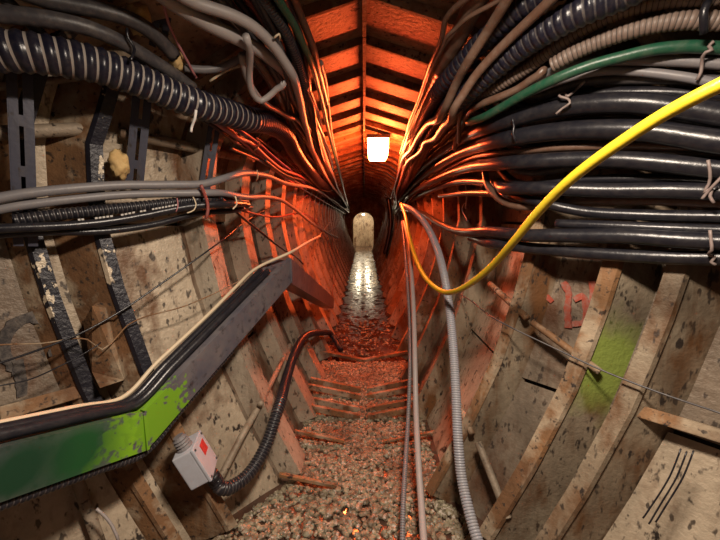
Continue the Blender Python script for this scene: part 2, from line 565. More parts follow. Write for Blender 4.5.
def wall_strip(s, y0, y1, h0, h1, off, thick, n=6):
    """curved sheet lying along the section; off > 0 is outwards"""
    V, Fc = [], []
    P = sec_path(h0, h1, n)
    for y in (y0, y1):
        f = flare(s, y)
        for x, h, nn in P:
            for o in (off, off + thick):
                V.append((s * (x + f - nn[0] * o), y, h - nn[1] * o))
    k = len(P) * 2
    for i in range(len(P) - 1):
        a = i * 2
        for q in ((a, a + 2, k + a + 2, k + a), (a + 1, k + a + 1, k + a + 3, a + 3),
                  (a, a + 1, a + 3, a + 2), (k + a, k + a + 2, k + a + 3, k + a + 1)):
            Fc.append(q)
    e = (len(P) - 1) * 2
    Fc.append((0, k, k + 1, 1)); Fc.append((e, e + 1, k + e + 1, k + e))
    return V, Fc

def fixn(o):
    bm = bmesh.new(); bm.from_mesh(o.data)
    bmesh.ops.recalc_face_normals(bm, faces=bm.faces)
    bm.to_mesh(o.data); bm.free()
    return o

H_TOP = 1.70
walls = {}
for s, nm in ((-1, 'wall_left'), (1, 'wall_right')):
    ys = [Y_BACK, 0.6, 0.8, 0.9, 1.0, 1.1, 1.2, 1.25, 1.33, 1.45, Y_END]
    V, Fc = [], []
    P = sec_path(0.0, H_TOP, 10)
    for y in ys:
        f = flare(s, y)
        for x, h, nn in P:
            V.append((s * (x + f - nn[0] * 0.075), y, h - nn[1] * 0.075))
    k = len(P)
    for j in range(len(ys) - 1):
        for i in range(k - 1):
            a = j * k + i
            Fc.append((a, a + 1, a + k + 1, a + k))
    wall = structure(fixn(link(nm, V, Fc, M['soil'])))
    walls[s] = wall
    R = RIBS[s]
    KINK = (0.7744, 1.33) if s < 0 else (0.6944,)
    R2_ = sorted(R + list(KINK))
    for a, b in zip(R2_, R2_[1:]):
        for (h0, h1) in ((0.0, 0.55), (0.55, 1.13), (1.13, H_TOP)):
            j = random.uniform(-0.006, 0.006)
            g = 0.006
            V, Fc = wall_strip(s, a + (0.012 if a not in KINK else 0), b - (0.012 if b not in KINK else 0), h0 + g, h1 - g, 0.030 + j, 0.012, 5)
            fixn(link('liner_plate', V, Fc, (M['plate'] if random.random() < (0.75 if s < 0 else 0.3) else M['plate_b']) if (s > 0 or a < 1.3) else (M['plate_b'] if random.random() < 0.7 else M['rust']), wall))
    for i, y in enumerate(R):
        near = y < 1.2
        if near:
            wd, dp = (0.016, 0.03 if (s < 0 and 0.9 < y < 1.0) else 0.10)
            web_m = M['rib_green'] if (s > 0 and 1.0 < y) else (M['rust'] if s < 0 else M['rib'])
            cap_m = M['black_peel'] if s < 0 else (M['rib'] if y < 1.0 else M['rust'])
        elif y < 1.35 and s > 0:
            wd, dp, web_m, cap_m = 0.02, 0.07, M['rib'], M['rust']
        else:
            wd, dp, web_m, cap_m = (0.12, 0.055, M['pale_rib'], None) if s < 0 else (0.045, 0.075, M['rib'] if i % 3 else M['rust'], None)
        V, Fc = wall_strip(s, y - wd / 2, y + wd / 2, 0.0, H_TOP, -dp, dp + 0.05, 12)
        rib = fixn(link('rib', V, Fc, web_m, wall))
        if cap_m:
            cw = 0.012 if s < 0 else 0.016
            for ha, hb, cm in (((0.0, 0.52, M['rust']), (0.52, H_TOP, cap_m)) if s < 0 else ((0.0, H_TOP, cap_m),)):
                V, Fc = wall_strip(s, y - cw, y + cw, ha, hb, -dp - 0.012, 0.014, 12)
                fixn(link('rib_cap', V, Fc, cm, rib))

# ceiling
ys = [Y_BACK, Y_END]
X_R = 0.40
def roof_pt(x, o=0.0):
    ax = abs(x)
    h = 1.90 - ax * 0.10 / 0.33 if ax <= 0.33 else 1.80 - (ax - 0.33) * 0.18 / 0.25
    return h + o
V = []; Fc = []
ys = [Y_BACK, 0.6, 0.8, 1.0, 1.2, 1.35, Y_END]
prof = [-1.15, -0.58, -0.33, 0, 0.33, 0.58, 1.15]
for y in ys:
    for x in prof:
        fx = x + (math.copysign(flare(x, y), x) if abs(x) > 0.5 else 0)
        V.append((fx, y, roof_pt(x, 0.08) if abs(x) < 0.6 else 1.62))
for j in range(len(ys) - 1):
    for i in range(len(prof) - 1):
        a = j * len(prof) + i
        Fc.append((a, a + 1, a + 1 + len(prof), a + len(prof)))
ceiling = structure(fixn(link('ceiling', V, Fc, M['soil'])))
ROOF_Y = [-0.9 + 0.31 * i for i in range(42)]
def roof_piece(name, xs, y0, y1, lo, hi, mat, sag=0.0):
    V, Fc = [], []
    for y, e in ((y0, 0.0), (y1, sag)):
        for x in xs:
            fx = x + (math.copysign(flare(x, y), x) if abs(x) > 0.5 else 0)
            V.append((fx, y, roof_pt(x, lo + e))); V.append((fx, y, roof_pt(x, hi + e)))
    k = len(xs) * 2
    for i in range(len(xs) - 1):
        a = i * 2
        Fc += [(a, k + a, k + a + 2, a + 2), (a + 1, a + 3, k + a + 3, k + a + 1), (a, a + 2, a + 3, a + 1), (k + a, k + a + 1, k + a + 3, k + a + 2)]
    e = k - 2
    Fc += [(0, 1, k + 1, k), (e, k + e, k + e + 1, e + 1)]
    return fixn(link(name, V, Fc, mat, ceiling))
for y in ROOF_Y:
    for s in (-1, 1):
        j = random.uniform(-0.004, 0.004)
        xs = [s * 0.008, s * 0.33, s * 0.58]
        roof_piece('roof_plate', xs, y + 0.008, y + 0.205, -0.004 + j, 0.008 + j, M['roof'], 0.006)
        roof_piece('roof_plate', xs, y + 0.207, y + 0.302, 0.016 + j, 0.028 + j, M['roof'], 0.0)
        roof_piece('roof_rib', xs, y - 0.007, y + 0.007, -0.018 + j, 0.05, M['rust'])
    roof_piece('ridge_flange', [-0.007, 0.007], y - 0.15, y + 0.155, -0.062, 0.03, M['rust'])

# floor
V, Fc = [], []
fy = [Y_BACK, 0.5, 1.0, 2.0, 2.62, 2.72, 4, 6, 8, 10, 18]
for y in fy:
    d = 0.0 if y < 2.65 else -0.035
    for x in (-1.0, -0.42, -0.2, 0, 0.2, 0.42, 1.0):
        V.append((x, y, d - 0.03 * max(0, 1 - abs(x) / 0.4)))
for j in range(len(fy) - 1):
    for i in range(6):
        a = j * 7 + i
        Fc.append((a, a + 1, a + 8, a + 7))
floor = structure(link('floor', V, Fc, M['wet']))

# gravel: real stones, joined
ico = bmesh.new(); bmesh.ops.create_icosphere(ico, subdivisions=1, radius=1.0)
ico.verts.ensure_lookup_table()
IV = [v.co.copy() for v in ico.verts]; IF = [tuple(v.index for v in f.verts) for f in ico.faces]
ico.free()
def stones(name, label, n, y0, y1, rmin, rmax, parent=None):
    V, Fc = [], []
    for _ in range(n):
        y = random.uniform(y0, y1)
        k = random.uniform(-1, 1)
        x = k * (0.33 + 0.85 * flare(k, y))
        z = -0.028 * max(0, 1 - abs(x) / 0.42) + 0.012 * mnoise.noise(Vector((x * 6, y * 6, 0))) + random.uniform(0, 0.012)
        if y > 2.62:
            z -= 0.038
        r = random.uniform(rmin, rmax) * random.choice((0.7, 1, 1, 1.2))
        rot = Matrix.Rotation(random.uniform(0, 6.28), 3, 'Z') @ Matrix.Rotation(random.uniform(-.6, .6), 3, 'X')
        sx, sy, sz = r * random.uniform(.8, 1.3), r * random.uniform(.7, 1.1), r * random.uniform(.45, .8)
        o = len(V)
        for v in IV:
            k = random.uniform(0.85, 1.12)
            V.append(Vector((x, y, z)) + rot @ Vector((v.x * sx * k, v.y * sy * k, v.z * sz * k)))
        Fc += [tuple(i + o for i in q) for q in IF]
    o = link(name, V, Fc, M['stone'])
    o['kind'] = 'stuff'
    o['label'] = label; o['category'] = 'gravel'
    return o
stones('gravel', 'loose brown and pale gravel covering the tunnel floor', 10000, 0.9, 2.66, 0.008, 0.016)
stones('wet_gravel', 'dark wet gravel scattered in the flooded stretch of floor', 350, 2.72, 3.9, 0.008, 0.017)

# floor flanges: chevron bars showing through the gravel
def floor_bar(x0, x1, y, h=0.03, w=0.012):
    za, zb = 0.075 - 0.085 * (1 - abs(x0) / 0.4), 0.075 - 0.085 * (1 - abs(x1) / 0.4)
    a, b = Vector((x0, y, za)), Vector((x1, y + 0.0, zb))
    d = (b - a) / 2
    return boxes('floor_flange', [((a + b) / 2, d, Vector((0, w, 0)), Vector((0, 0, h)))], M['rust'], floor, 0.002)
for y in (2.16, 2.07, 1.92, 1.84):
    floor_bar(-0.36, -0.02, y, 0.018); floor_bar(0.02, 0.36, y, 0.018)
floor_bar(-0.36, -0.10, 1.60, 0.008, 0.008); floor_bar(-0.36, -0.12, 1.30, 0.008, 0.008); floor_bar(0.1, 0.36, 1.60, 0.006, 0.008)
floor_bar(-0.36, 0.0, 2.66, 0.012, 0.02); floor_bar(0.0, 0.36, 2.66, 0.012, 0.02)

# end bulkhead with a low arched opening and the short lit drift behind it
wall_end = structure(empty('wall_end'))
AX, AW, AS, AT = -0.02, 0.36, 1.02, 1.34
def panel(name, poly, y0, y1, mat, parent):
    V = [(x, y0, z) for x, z in poly] + [(x, y1, z) for x, z in poly]
    n = len(poly)
    Fc = [tuple(range(n)), tuple(range(2 * n - 1, n - 1, -1))] + [(i, i + n, (i + 1) % n + n, (i + 1) % n) for i in range(n)]
    return fixn(link(name, V, Fc, mat, parent))
panel('bulkhead_panel', [(-0.85, -0.1), (AX - AW, -0.1), (AX - AW, AS), (-0.85, AS)], 12, 12.08, M['rust'], wall_end)
panel('bulkhead_panel', [(AX + AW, -0.1), (0.85, -0.1), (0.85, AS), (AX + AW, AS)], 12, 12.08, M['rust'], wall_end)
arch = [(AX + AW * math.cos(a), AS + (AT - AS) * math.sin(a)) for a in [math.pi * i / 12 for i in range(13)]]
V = []; Fc = []
for y in (12, 12.08):
    for i, (x, z) in enumerate(arch):
        V.append((x, y, z)); V.append((0.85 * math.cos(math.pi * i / 12) if 0 < i < 12 else (0.85 if i == 0 else -0.85), y, AS if i in (0, 12) else 2.0))
n = len(arch) * 2
for i in range(len(arch) - 1):
    a = 2 * i
    Fc += [(a, a + 1, a + 3, a + 2), (n + a, n + a + 2, n + a + 3, n + a + 1), (a, a + 2, n + a + 2, n + a)]
fixn(link('bulkhead_head', V, Fc, M['rust'], wall_end))
for k in range(6):
    y = 12.08 + k * 0.45
    V, Fc = [], []
    path = [(AX - AW - .06, -0.05)] + [(AX + (AW + .06) * math.cos(a), AS + (AT - AS + .06) * math.sin(a)) for a in [math.pi - math.pi * i / 12 for i in range(13)]] + [(AX + AW + .06, -0.05)]
    for yy, g in ((y, 0), (y + 0.1, -0.05), (y + 0.35, -0.05), (y + 0.45, 0)):
        for x, z in path:
            V.append((AX + (x - AX) * (1 - g), yy, z * (1 - g * .5)))
    n = len(path)
    for r in range(3):
        for i in range(n - 1):
            Fc.append((r * n + i, r * n + i + 1, (r + 1) * n + i + 1, (r + 1) * n + i))
    fixn(link('drift_ring', V, Fc, M['plate'], wall_end))
panel('drift_end', [(-0.6, -0.1), (0.6, -0.1), (0.6, 1.6), (-0.6, 1.6)], 14.78, 14.83, M['plate'], wall_end)

# ------------------------------------------------------------------ lamps
def point(name, loc, col, power, rad, parent=None):
    d = bpy.data.lights.new(name, 'POINT')
    d.color = col; d.energy = power; d.shadow_soft_size = rad
    o = bpy.data.objects.new(name, d); COL.objects.link(o); o.location = loc
    if parent: o.parent = parent
    return o

def bulkhead_lamp(label, loc, w, l, d, glass, light=None, tilt=0.0):
    """square well-glass luminaire under the roof"""
    root = tag(empty('bulkhead_lamp'), label, 'lamp')
    x, y, z = loc
    X, Y, Z = Vector((1, 0, 0)), Vector((0, math.cos(tilt), math.sin(tilt))), Vector((0, -math.sin(tilt), math.cos(tilt)))
    c = Vector(loc)
    boxes('housing', [(c + Z * (d + 0.012), X * (w + .012), Y * (l + .012), Z * 0.014)], M['dgray'], root, 0.004)
    V, Fc = [], []
    prof = [(1.0, d), (1.0, 0.0), (0.93, -d * .7), (0.75, -d)]
    for k, (q, h) in enumerate(prof):
        for sx, sy in ((-1, -1), (1, -1), (1, 1), (-1, 1)):
            V.append(c + X * (sx * w * q) + Y * (sy * l * q) + Z * h)
    for k in range(3):
        for i in range(4):
            Fc.append((k * 4 + i, k * 4 + (i + 1) % 4, k * 4 + 4 + (i + 1) % 4, k * 4 + 4 + i))
    Fc.append((12, 13, 14, 15))
    fixn(link('glass', V, Fc, glass, root))
    boxes('hanger', [(c + Z * (d + .040), X * .008, Y * .008, Z * 0.02)], M['rust'], root)
    if light:
        light.parent = root
    return root
lamp_y = 2.975
M['lamp_glass'].node_tree.nodes['Principled BSDF'].inputs['Emission Color'].default_value = (1.0, 0.165, 0.035, 1)
bulkhead_lamp('glowing square lamp hung under the peaked roof, right of its ridge', (0.115, lamp_y, 1.715), 0.085, 0.075, 0.082, M['lamp_glass'],
              point('lamp_light', (0.115, lamp_y, 1.595), (1.0, 0.095, 0.026), 72, 0.05))
# work lamp over the camera (behind the picture), the same kind of fitting
ad = bpy.data.lights.new('work_light', 'AREA')
ad.shape = 'RECTANGLE'; ad.size = 0.16; ad.size_y = 0.16; ad.energy = 33; ad.color = (1.0, 0.84, 0.68)
ao = bpy.data.objects.new('work_light', ad); COL.objects.link(ao)
ao.location = (0.16, 0.36, 1.69); ao.rotation_euler = (math.radians(5), 0, 0)
bulkhead_lamp('square work lamp under the roof over the viewer', (0.16, 0.36, 1.742), 0.07, 0.07, 0.022, M['white'], ao)
M['drift_glass'] = emit('drift_lamp_glass', (1.0, 0.86, 0.62), 5.0)
bulkhead_lamp('small cream lamp in the low passage beyond the far arch', (-0.03, 13.5, 1.29), 0.06, 0.06, 0.03, M['drift_glass'],
              point('drift_light', (-0.03, 13.5, 1.2), (1.0, 0.83, 0.58), 46, 0.04))

# ------------------------------------------------------------------ steel fittings on the walls
def spacer(pts, r, s, mat='tube', inset=0.02, name='spacer_tube'):
    W = tube_pts(pts, inset)
    V, Fc, mi = sweep(resample(W, 0.03) + [W[-1]], [r] * (len(resample(W, 0.03)) + 1), 10)
    return link(name, V, Fc, M[mat], walls[s], True)
spacer([(-20, 134), (100, 128)], 0.019, -1, inset=0.05)
spacer([(120, 133), (190, 147), (240, 158)], 0.018, -1, inset=0.02)
spacer([(-10, 88), (90, 76)], 0.010, -1, inset=0.02)
spacer([(206, 506), (242, 436), (266, 394)], 0.014, -1, inset=0.045)
spacer([(260, 405), (290, 345)], 0.013, -1, inset=0.045)
spacer([(100, 545), (60, 430)], 0.016, -1, inset=0.02)
spacer([(452, 388), (472, 434)], 0.012, 1, 'rust', inset=0.085)
spacer([(478, 442), (508, 518)], 0.014, 1, inset=0.085)
spacer([(490, 284), (527, 318)], 0.013, 1, 'rust', inset=0.085)
spacer([(532, 322), (600, 372)], 0.012, 1, 'rust', inset=0.085)
def flat_bar(name, label, cat, a, b, hw, hd, mat, parent=None):
    d = (b - a) / 2
    t = d.normalized()
    n = Vector((0, 0, CAM_H)) - (a + b) / 2
    n = (n - t * n.dot(t)).normalized()
    o = boxes(name, [((a + b) / 2, d, t.cross(n) * hw, n * hd)], M[mat], parent, 0.003)
    if label:
        tag(o, label, cat)
    return o
flat_bar('cross_bar', None, None, at(632, 409, 0.05), at(735, 440, 0.05), 0.018, 0.016, 'rust', walls[1])
flat_bar('edge_plate', None, None, at(0, 414, 0.01), at(92, 388, 0.01), 0.020, 0.008, 'rust', walls[-1])

def strut(label, u0, v0, u1, v1, inset, w=0.022, first=0.5):
    a, b = at(u0, v0, inset), at(u1, v1, inset)
    d = b - a; L = d.length; t = d.normalized()
    n = Vector((0, 0.0, CAM_H)) - (a + b) / 2
    n = (n - t * n.dot(t)).normalized(); s = t.cross(n)
    root = tag(empty('strut_channel'), label, 'channel', None)
    lst = []
    for k in (-1, 1):
        lst.append(((a + b) / 2 + s * (k * w * .60), d / 2, s * (w * .40), n * 0.003))
    boxes('slotted_face', lst + [(a + t * min(L, 0.012 + i * 0.13), t * 0.014, s * w * .98, n * 0.0028) for i in range(int(L / 0.13) + 1)], M['strut'], root)
    for k in (-1, 1):
        boxes('side_flange', [((a + b) / 2 + s * (k * w) - n * 0.018, d / 2, s * 0.003, n * 0.02)], M['strut'], root)
    return root
strut('slotted grey channel left of the peeling black rib', 19, 62, 26, 246, 0.09)
strut('slotted grey channel right of the rusty rib, below the fat conduit', 144, 76, 134, 188, 0.07, 0.023)
strut('slim grey channel upright passing behind the red cable tie', 216, 116, 204, 192, 0.065, 0.018)
strut('short grey channel in the dark corner above the fat conduit', 163, 14, 157, 48, 0.085, 0.018)

# rusty corner bracket
a = at(88, 308, 0.10)
V = [at(83, 322, .03), at(92, 306, .12), at(106, 308, .10), at(124, 380, .09), at(100, 388, .12), at(92, 372, .03)]
V = [v + (Vector((0, 0, CAM_H)) - v).normalized() * 0.015 for v in V]
V += [v + Vector((-0.02, 0.05, 0)) for v in V]
Fc = [(0, 1, 2, 3, 4, 5), (11, 10, 9, 8, 7, 6)] + [(i, i + 6, (i + 1) % 6 + 6, (i + 1) % 6) for i in range(6)]
fixn(link('corner_bracket', V, Fc, M['rust'], walls[-1]))

def lump(label, u, v, inset, r, sub=3):
    c = at(u, v, inset)
    bm = bmesh.new(); bmesh.ops.create_icosphere(bm, subdivisions=sub, radius=1)
    for q in bm.verts:
        k = 1 + 0.45 * mnoise.noise(q.co * 2.1 + c * 9) + 0.2 * mnoise.noise(q.co * 5 + c)
        q.co = Vector((q.co.x * r * .8, q.co.y * r * .8, q.co.z * r * 1.2)) * k + c
    me = bpy.data.meshes.new('foam_lump'); bm.to_mesh(me); bm.free()
    me.materials.append(M['foam'])
    me.polygons.foreach_set('use_smooth', [True] * len(me.polygons))
    o = bpy.data.objects.new('foam_lump', me); COL.objects.link(o)
    return tag(o, label, 'foam')
lump('knobbly cream foam lump stuck beside the rusty rib', 119, 165, 0.10, 0.034)
lump('small orange foam crumb on top of the fat conduit', 176, 60, 0.14, 0.024)
lump('orange foam smear behind the upper dark cables', 138, 18, 0.115, 0.032)

# spray marks on plates (flat paint)
def stroke(pts, w, mat, s, name='spray_mark'):
    W = catmull([at(p[0], p[1], -0.019) for p in pts], 0.01)
    V, Fc = [], []
    for i, p in enumerate(W):
        t = (W[min(i + 1, len(W) - 1)] - W[max(i - 1, 0)]).normalized()
        n = Vector((-s, -0.5, 0.2)).normalized()
        b = t.cross(n).normalized() * (w * random.uniform(.75, 1.15))
        V += [p - b - n * .006, p + b - n * .006, p + b, p - b]
    for i in range(len(W) - 1):
        k = 4 * i
        for j in range(4):
            Fc.append((k + j, k + (j + 1) % 4, k + 4 + (j + 1) % 4, k + 4 + j))
    Fc += [(3, 2, 1, 0), tuple(4 * (len(W) - 1) + j for j in range(4))]
    return fixn(link(name, V, Fc, M[mat], walls[s]))

# ------------------------------------------------------------------ cable trough on the left wall
trough = tag(empty('cable_trough'), 'long grey steel trough sprayed lime and dark green along the left wall', 'trough')
dirs = [(TR[i + 1] - TR[i]).normalized() for i in range(3)]
HT, WT = 0.120, 0.105
def side(d):
    return Vector((-d.y, d.x, 0)).normalized()
offs = []
for i in range(4):
    d = dirs[0] if i == 0 else (dirs[2] if i == 3 else (dirs[i - 1] + dirs[i]))
    offs.append(side(d))
for i in range(3):
    V = []
    for j in (i, i + 1):
        p, o = TR[j], offs[j]
        ht = HT if j < 3 else 0.10
        q = 0.0 if j == i else 0.0
        sh = dirs[i] * (0.003 if j == i else -0.003)
        ring = [p, p + o * 0.02, p + o * 0.022 - Vector((0, 0, .010)), p + o * (WT - .022) - Vector((0, 0, .010)), p + o * (WT - .02), p + o * WT,
                p + o * WT - Vector((0, 0, ht)), p - Vector((0, 0, ht)) + o * 0.004]
        V += [r + sh for r in ring]
    Fc = [(k, (k + 1) % 8, (k + 1) % 8 + 8, k + 8) for k in range(8)] + [tuple(range(8)), tuple(range(15, 7, -1))]
    fixn(link('trough_segment', V, Fc, M['beam'], trough))
for j in (1, 2):      # mitre straps
    p, o = TR[j], offs[j]
    d = (dirs[j - 1] + dirs[j]).normalized()
    boxes('mitre_strap', [(p - Vector((0, 0, HT / 2)) - o * 0.0005, d * 0.004, o * 0.003, Vector((0, 0, HT / 2 - .004)))], M['beam'], trough)
for (u, v) in ((105, 520), (232, 352)):
    pass

# ------------------------------------------------------------------ junction box
jb = tag(empty('junction_box'), 'pale grey junction box with a red sticker under the painted trough', 'junction box')
c = at(197, 459, 0.215)
tg = Vector((-0.39, 0, 0.92)).normalized()       # up along the sloping wall
nn = Vector((0.92, 0, 0.39)).normalized()
yy = Vector((0, 1, 0))
tg, nn, yy = [v for v in (tg, nn, yy)]
rz = Matrix.Rotation(math.radians(14), 3, 'Z')
nn, yy, tg = rz @ nn, rz @ yy, rz @ tg
boxes('case', [(c - nn * .008, yy * 0.052, tg * 0.062, nn * 0.030)], M['box'], jb, 0.004)
lid = boxes('lid', [(c + nn * 0.026, yy * 0.054, tg * 0.064, nn * 0.005)], M['box'], jb, 0.003)
boxes('sticker', [(c + nn * 0.0315 + tg * 0.022 + yy * .012, yy * 0.02, tg * 0.02, nn * 0.0008)], M['label_red'], lid)
for a_, b_ in ((-1, -1), (1, -1), (1, 1), (-1, 1)):
    p = c + nn * 0.031 + yy * (a_ * .044) + tg * (b_ * .054)
    V, Fc, mi = sweep([p, p + nn * 0.003], [0.004, 0.004], 8)
    link('screw', V, Fc, M['dgray'], lid, True)
g0 = c + tg * 0.062 - nn * 0.006 - yy * 0.01
P = [g0 + tg * (0.005 * i) for i in range(10)]
V, Fc, mi = sweep(P, [0.025, 0.025, 0.019, 0.024, 0.019, 0.024, 0.019, 0.022, 0.017, 0.016], 14)
link('cable_gland', V, Fc, M['gray'], jb)
g1 = c - tg * 0.062 + yy * 0.02
P = [g1 - tg * (0.006 * i) for i in range(6)]
V, Fc, mi = sweep(P, [0.022, 0.022, 0.019, 0.022, 0.02, 0.02], 14)
link('cable_gland', V, Fc, M['dgray'], jb, True)

cable('flexible_conduit', 'black ribbed flexible conduit curling from the junction box up the left wall', 'conduit', 'black', 0.025, 0.08, None, fixed=2,
      corr=(0.012, 0.12), groove='dgray', world_pts=[g1 - tg * 0.025, g1 - tg * 0.05 + yy * .01] + tube_pts([(222, 491, .10), (243, 477, .09), (260, 450, .08), (272, 415, .08), (283, 380, .08), (293, 354, .09), (304, 337, .09), (318, 334, .09), (331, 339, .07), (338, 352, .05)], .08))

# ------------------------------------------------------------------ cables of the left wall
LF = [(340, 192), (349, 211)]
cable('corrugated_conduit', 'fat blue-black corrugated conduit crossing the upper left wall', 'conduit', 'black_blue', 0.046, 0.13,
      [(-30, 37), (15, 38), (55, 44), (95, 54), (130, 67), (170, 84), (210, 100), (240, 112), (264, 119), (280, 128), (292, 145), (305, 163), (320, 180), (335, 196), (347, 212)],
      corr=(0.024, 0.10), groove='dust', sides=16)
cable('power_cable', 'thick dark cable sagging just above the fat corrugated conduit', 'cable', 'dgray', 0.019, 0.11, [(-20, 2), (40, 8), (85, 18), (120, 34), (150, 52), (172, 66), (190, 80)])
cable('power_cable', 'thick dark cable along the roof edge above the fat conduit', 'cable', 'dgray', 0.020, 0.09, [(40, -8), (90, 3), (125, 14), (150, 30), (168, 50)])
cable('power_cable', 'dark cable dipping behind the fat conduit at its open end', 'cable', 'dgray', 0.013, 0.07, [(0, -12), (18, 6), (34, 22), (50, 40), (60, 60)])
cable('bend_cable', 'blue-brown cable emerging from the fat conduit with an upturned end', 'cable', 'gray', 0.012, 0.09, [(180, 62), (200, 65), (220, 62), (238, 53), (247, 47)])
cable('power_cable', 'thick pale grey cable arching from the roof into the red glow', 'cable', 'lgray', 0.019, 0.12,
      [(175, -8), (205, 10), (232, 24), (258, 42), (278, 62), (294, 86), (306, 112), (318, 145), (330, 175), (346, 208)])
cable('power_cable', 'grey cable running beside the thick pale one below the roof', 'cable', 'lgray', 0.015, 0.14,
      [(195, -8), (225, 3), (245, 14), (262, 30), (276, 52), (290, 82), (303, 118), (318, 155), (345, 207)])
cable('loop_cable', 'slack light grey cable hanging in a U loop', 'cable', 'lgray', 0.0105, 0.16, [(246, 22), (250, 38), (250, 58), (254, 80), (262, 88), (270, 84), (279, 76), (286, 70)])
cable('loop_cable', 'light grey cable branching down behind the U loop', 'cable', 'lgray', 0.010, 0.12, [(249, 45), (252, 70), (262, 92), (276, 104), (292, 112), (305, 128), (325, 165)])
cable('corrugated_conduit', 'slim black corrugated conduit dropping from the roof into the glow', 'conduit', 'black', 0.017, 0.13, [(264, -10), (280, 15), (291, 42), (299, 72), (307, 108), (316, 145), (330, 180), (347, 211)], corr=(0.011, 0.12), groove='dgray')
cable('green_cable', 'green cable descending beside the slim black conduit', 'cable', 'green', 0.011, 0.12, [(281, -8), (291, 12), (300, 34), (309, 56), (318, 84), (327, 125), (339, 172), (349, 210)])
cable('roof_pipe', 'brown pipe running under the roof edge left of the lamp', 'pipe', 'brown', 0.013, 0.09, [(288, -8), (299, 16), (310, 40), (317, 60), (322, 78), (327, 100)])
cable('roof_cable', 'pale cable crossing the bright roof plates left of the lamp', 'cable', 'lgray', 0.009, 0.08, [(317, 58), (324, 80), (328, 105), (331, 130), (337, 158), (343, 185), (350, 211)])
cable('thin_wire', 'thin pink wire slanting down to the foam crumb', 'wire', 'pink', 0.004, 0.10, [(160, -8), (166, 18), (175, 38), (184, 55), (192, 70)])
cable('thin_wire', 'twisted pale wire draped behind the loop cable', 'wire', 'cream', 0.004, 0.08, [(212, 80), (228, 70), (245, 66), (262, 68), (278, 80)])
# lower bundle
cable('thin_cable', 'thin black cable slung under the fat conduit', 'cable', 'black', 0.0075, 0.08, [(150, 84), (175, 101), (200, 116), (226, 134), (250, 150), (275, 166), (300, 182), (330, 200), (347, 213)])
cable('thin_cable', 'thin grey cable slung under the fat conduit', 'cable', 'gray', 0.0065, 0.09, [(152, 80), (180, 97), (205, 113), (230, 131), (252, 146), (270, 160), (298, 178), (330, 197)])
cable('thin_cable', 'purple cable between the fat conduit and the grey strand', 'cable', 'purple', 0.008, 0.12, [(205, 106), (222, 120), (238, 130), (255, 141), (275, 158), (296, 176), (322, 194), (346, 212)])
cable('thin_cable', 'pink cable under the fat conduit, tied to the purple one', 'cable', 'pink', 0.0085, 0.13, [(210, 116), (232, 132), (250, 142), (264, 155), (280, 168), (297, 174), (315, 184), (345, 210)])
cable('thin_cable', 'magenta sheathed cable joining the pink strand', 'cable', 'pink', 0.007, 0.10, [(222, 128), (242, 142), (258, 156), (275, 170), (292, 182), (318, 198), (346, 214)])
cable('power_cable', 'upper pale grey cable of the level pair across the left ribs', 'cable', 'gray', 0.0135, 0.165,
      [(-30, 208), (20, 198), (70, 192), (120, 189), (170, 190), (204, 190), (224, 183), (243, 175), (262, 175), (285, 183), (308, 187), (330, 196), (347, 211)])
cable('power_cable', 'lower grey cable of the level pair across the left ribs', 'cable', 'gray', 0.013, 0.15,
      [(-30, 218), (20, 209), (70, 202), (120, 197), (170, 196), (205, 197), (235, 199), (262, 197), (278, 199), (292, 207), (310, 222), (325, 232), (338, 238)])
cable('corrugated_conduit', 'black corrugated conduit in the level run beneath the grey pair', 'conduit', 'black', 0.018, 0.135,
      [(10, 219), (50, 214), (95, 210), (140, 206), (180, 202), (212, 199), (232, 198)], corr=(0.0125, 0.12), groove='dgray')
pc = cable('printed_cable', 'glossy black cable with white printing in the level run', 'cable', 'black', 0.0125, 0.17,
      [(-30, 228), (20, 226), (70, 224), (110, 220), (150, 213), (185, 206), (215, 203), (245, 205)])
cable('power_cable', 'black cable lying lowest in the level run on the left', 'cable', 'black', 0.011, 0.15, [(-30, 236), (40, 232), (100, 231), (150, 224), (195, 211), (225, 206), (250, 206)])
cable('thin_cable', 'thin dull red cable trailing on from the level run', 'cable', 'red', 0.006, 0.13, [(205, 199), (232, 207), (255, 214), (275, 217), (292, 214), (305, 214), (316, 222), (326, 238), (334, 252)])
cable('thin_cable', 'thin black cable slanting from the level run to the trough corner', 'cable', 'black', 0.006, 0.16, [(234, 203), (248, 219), (266, 236), (284, 250), (296, 257), (303, 264)])
cable('thin_wire', 'slack black wire strung diagonally over the left plates', 'wire', 'black', 0.0032, 0.12, [(-10, 366), (40, 349), (80, 333), (115, 314), (160, 284), (210, 249), (245, 222), (275, 205)])
cable('thin_wire', 'rusty thin wire crossing the left plates above the trough', 'wire', 'rust', 0.0022, 0.11, [(-10, 346), (40, 344), (85, 340), (100, 350), (125, 326), (180, 308), (240, 283)])
cable('thin_wire', 'thin dark wire low on the plate with the black ring mark', 'wire', 'black', 0.002, 0.06, [(-10, 388), (20, 382), (50, 369), (72, 358), (92, 345)])
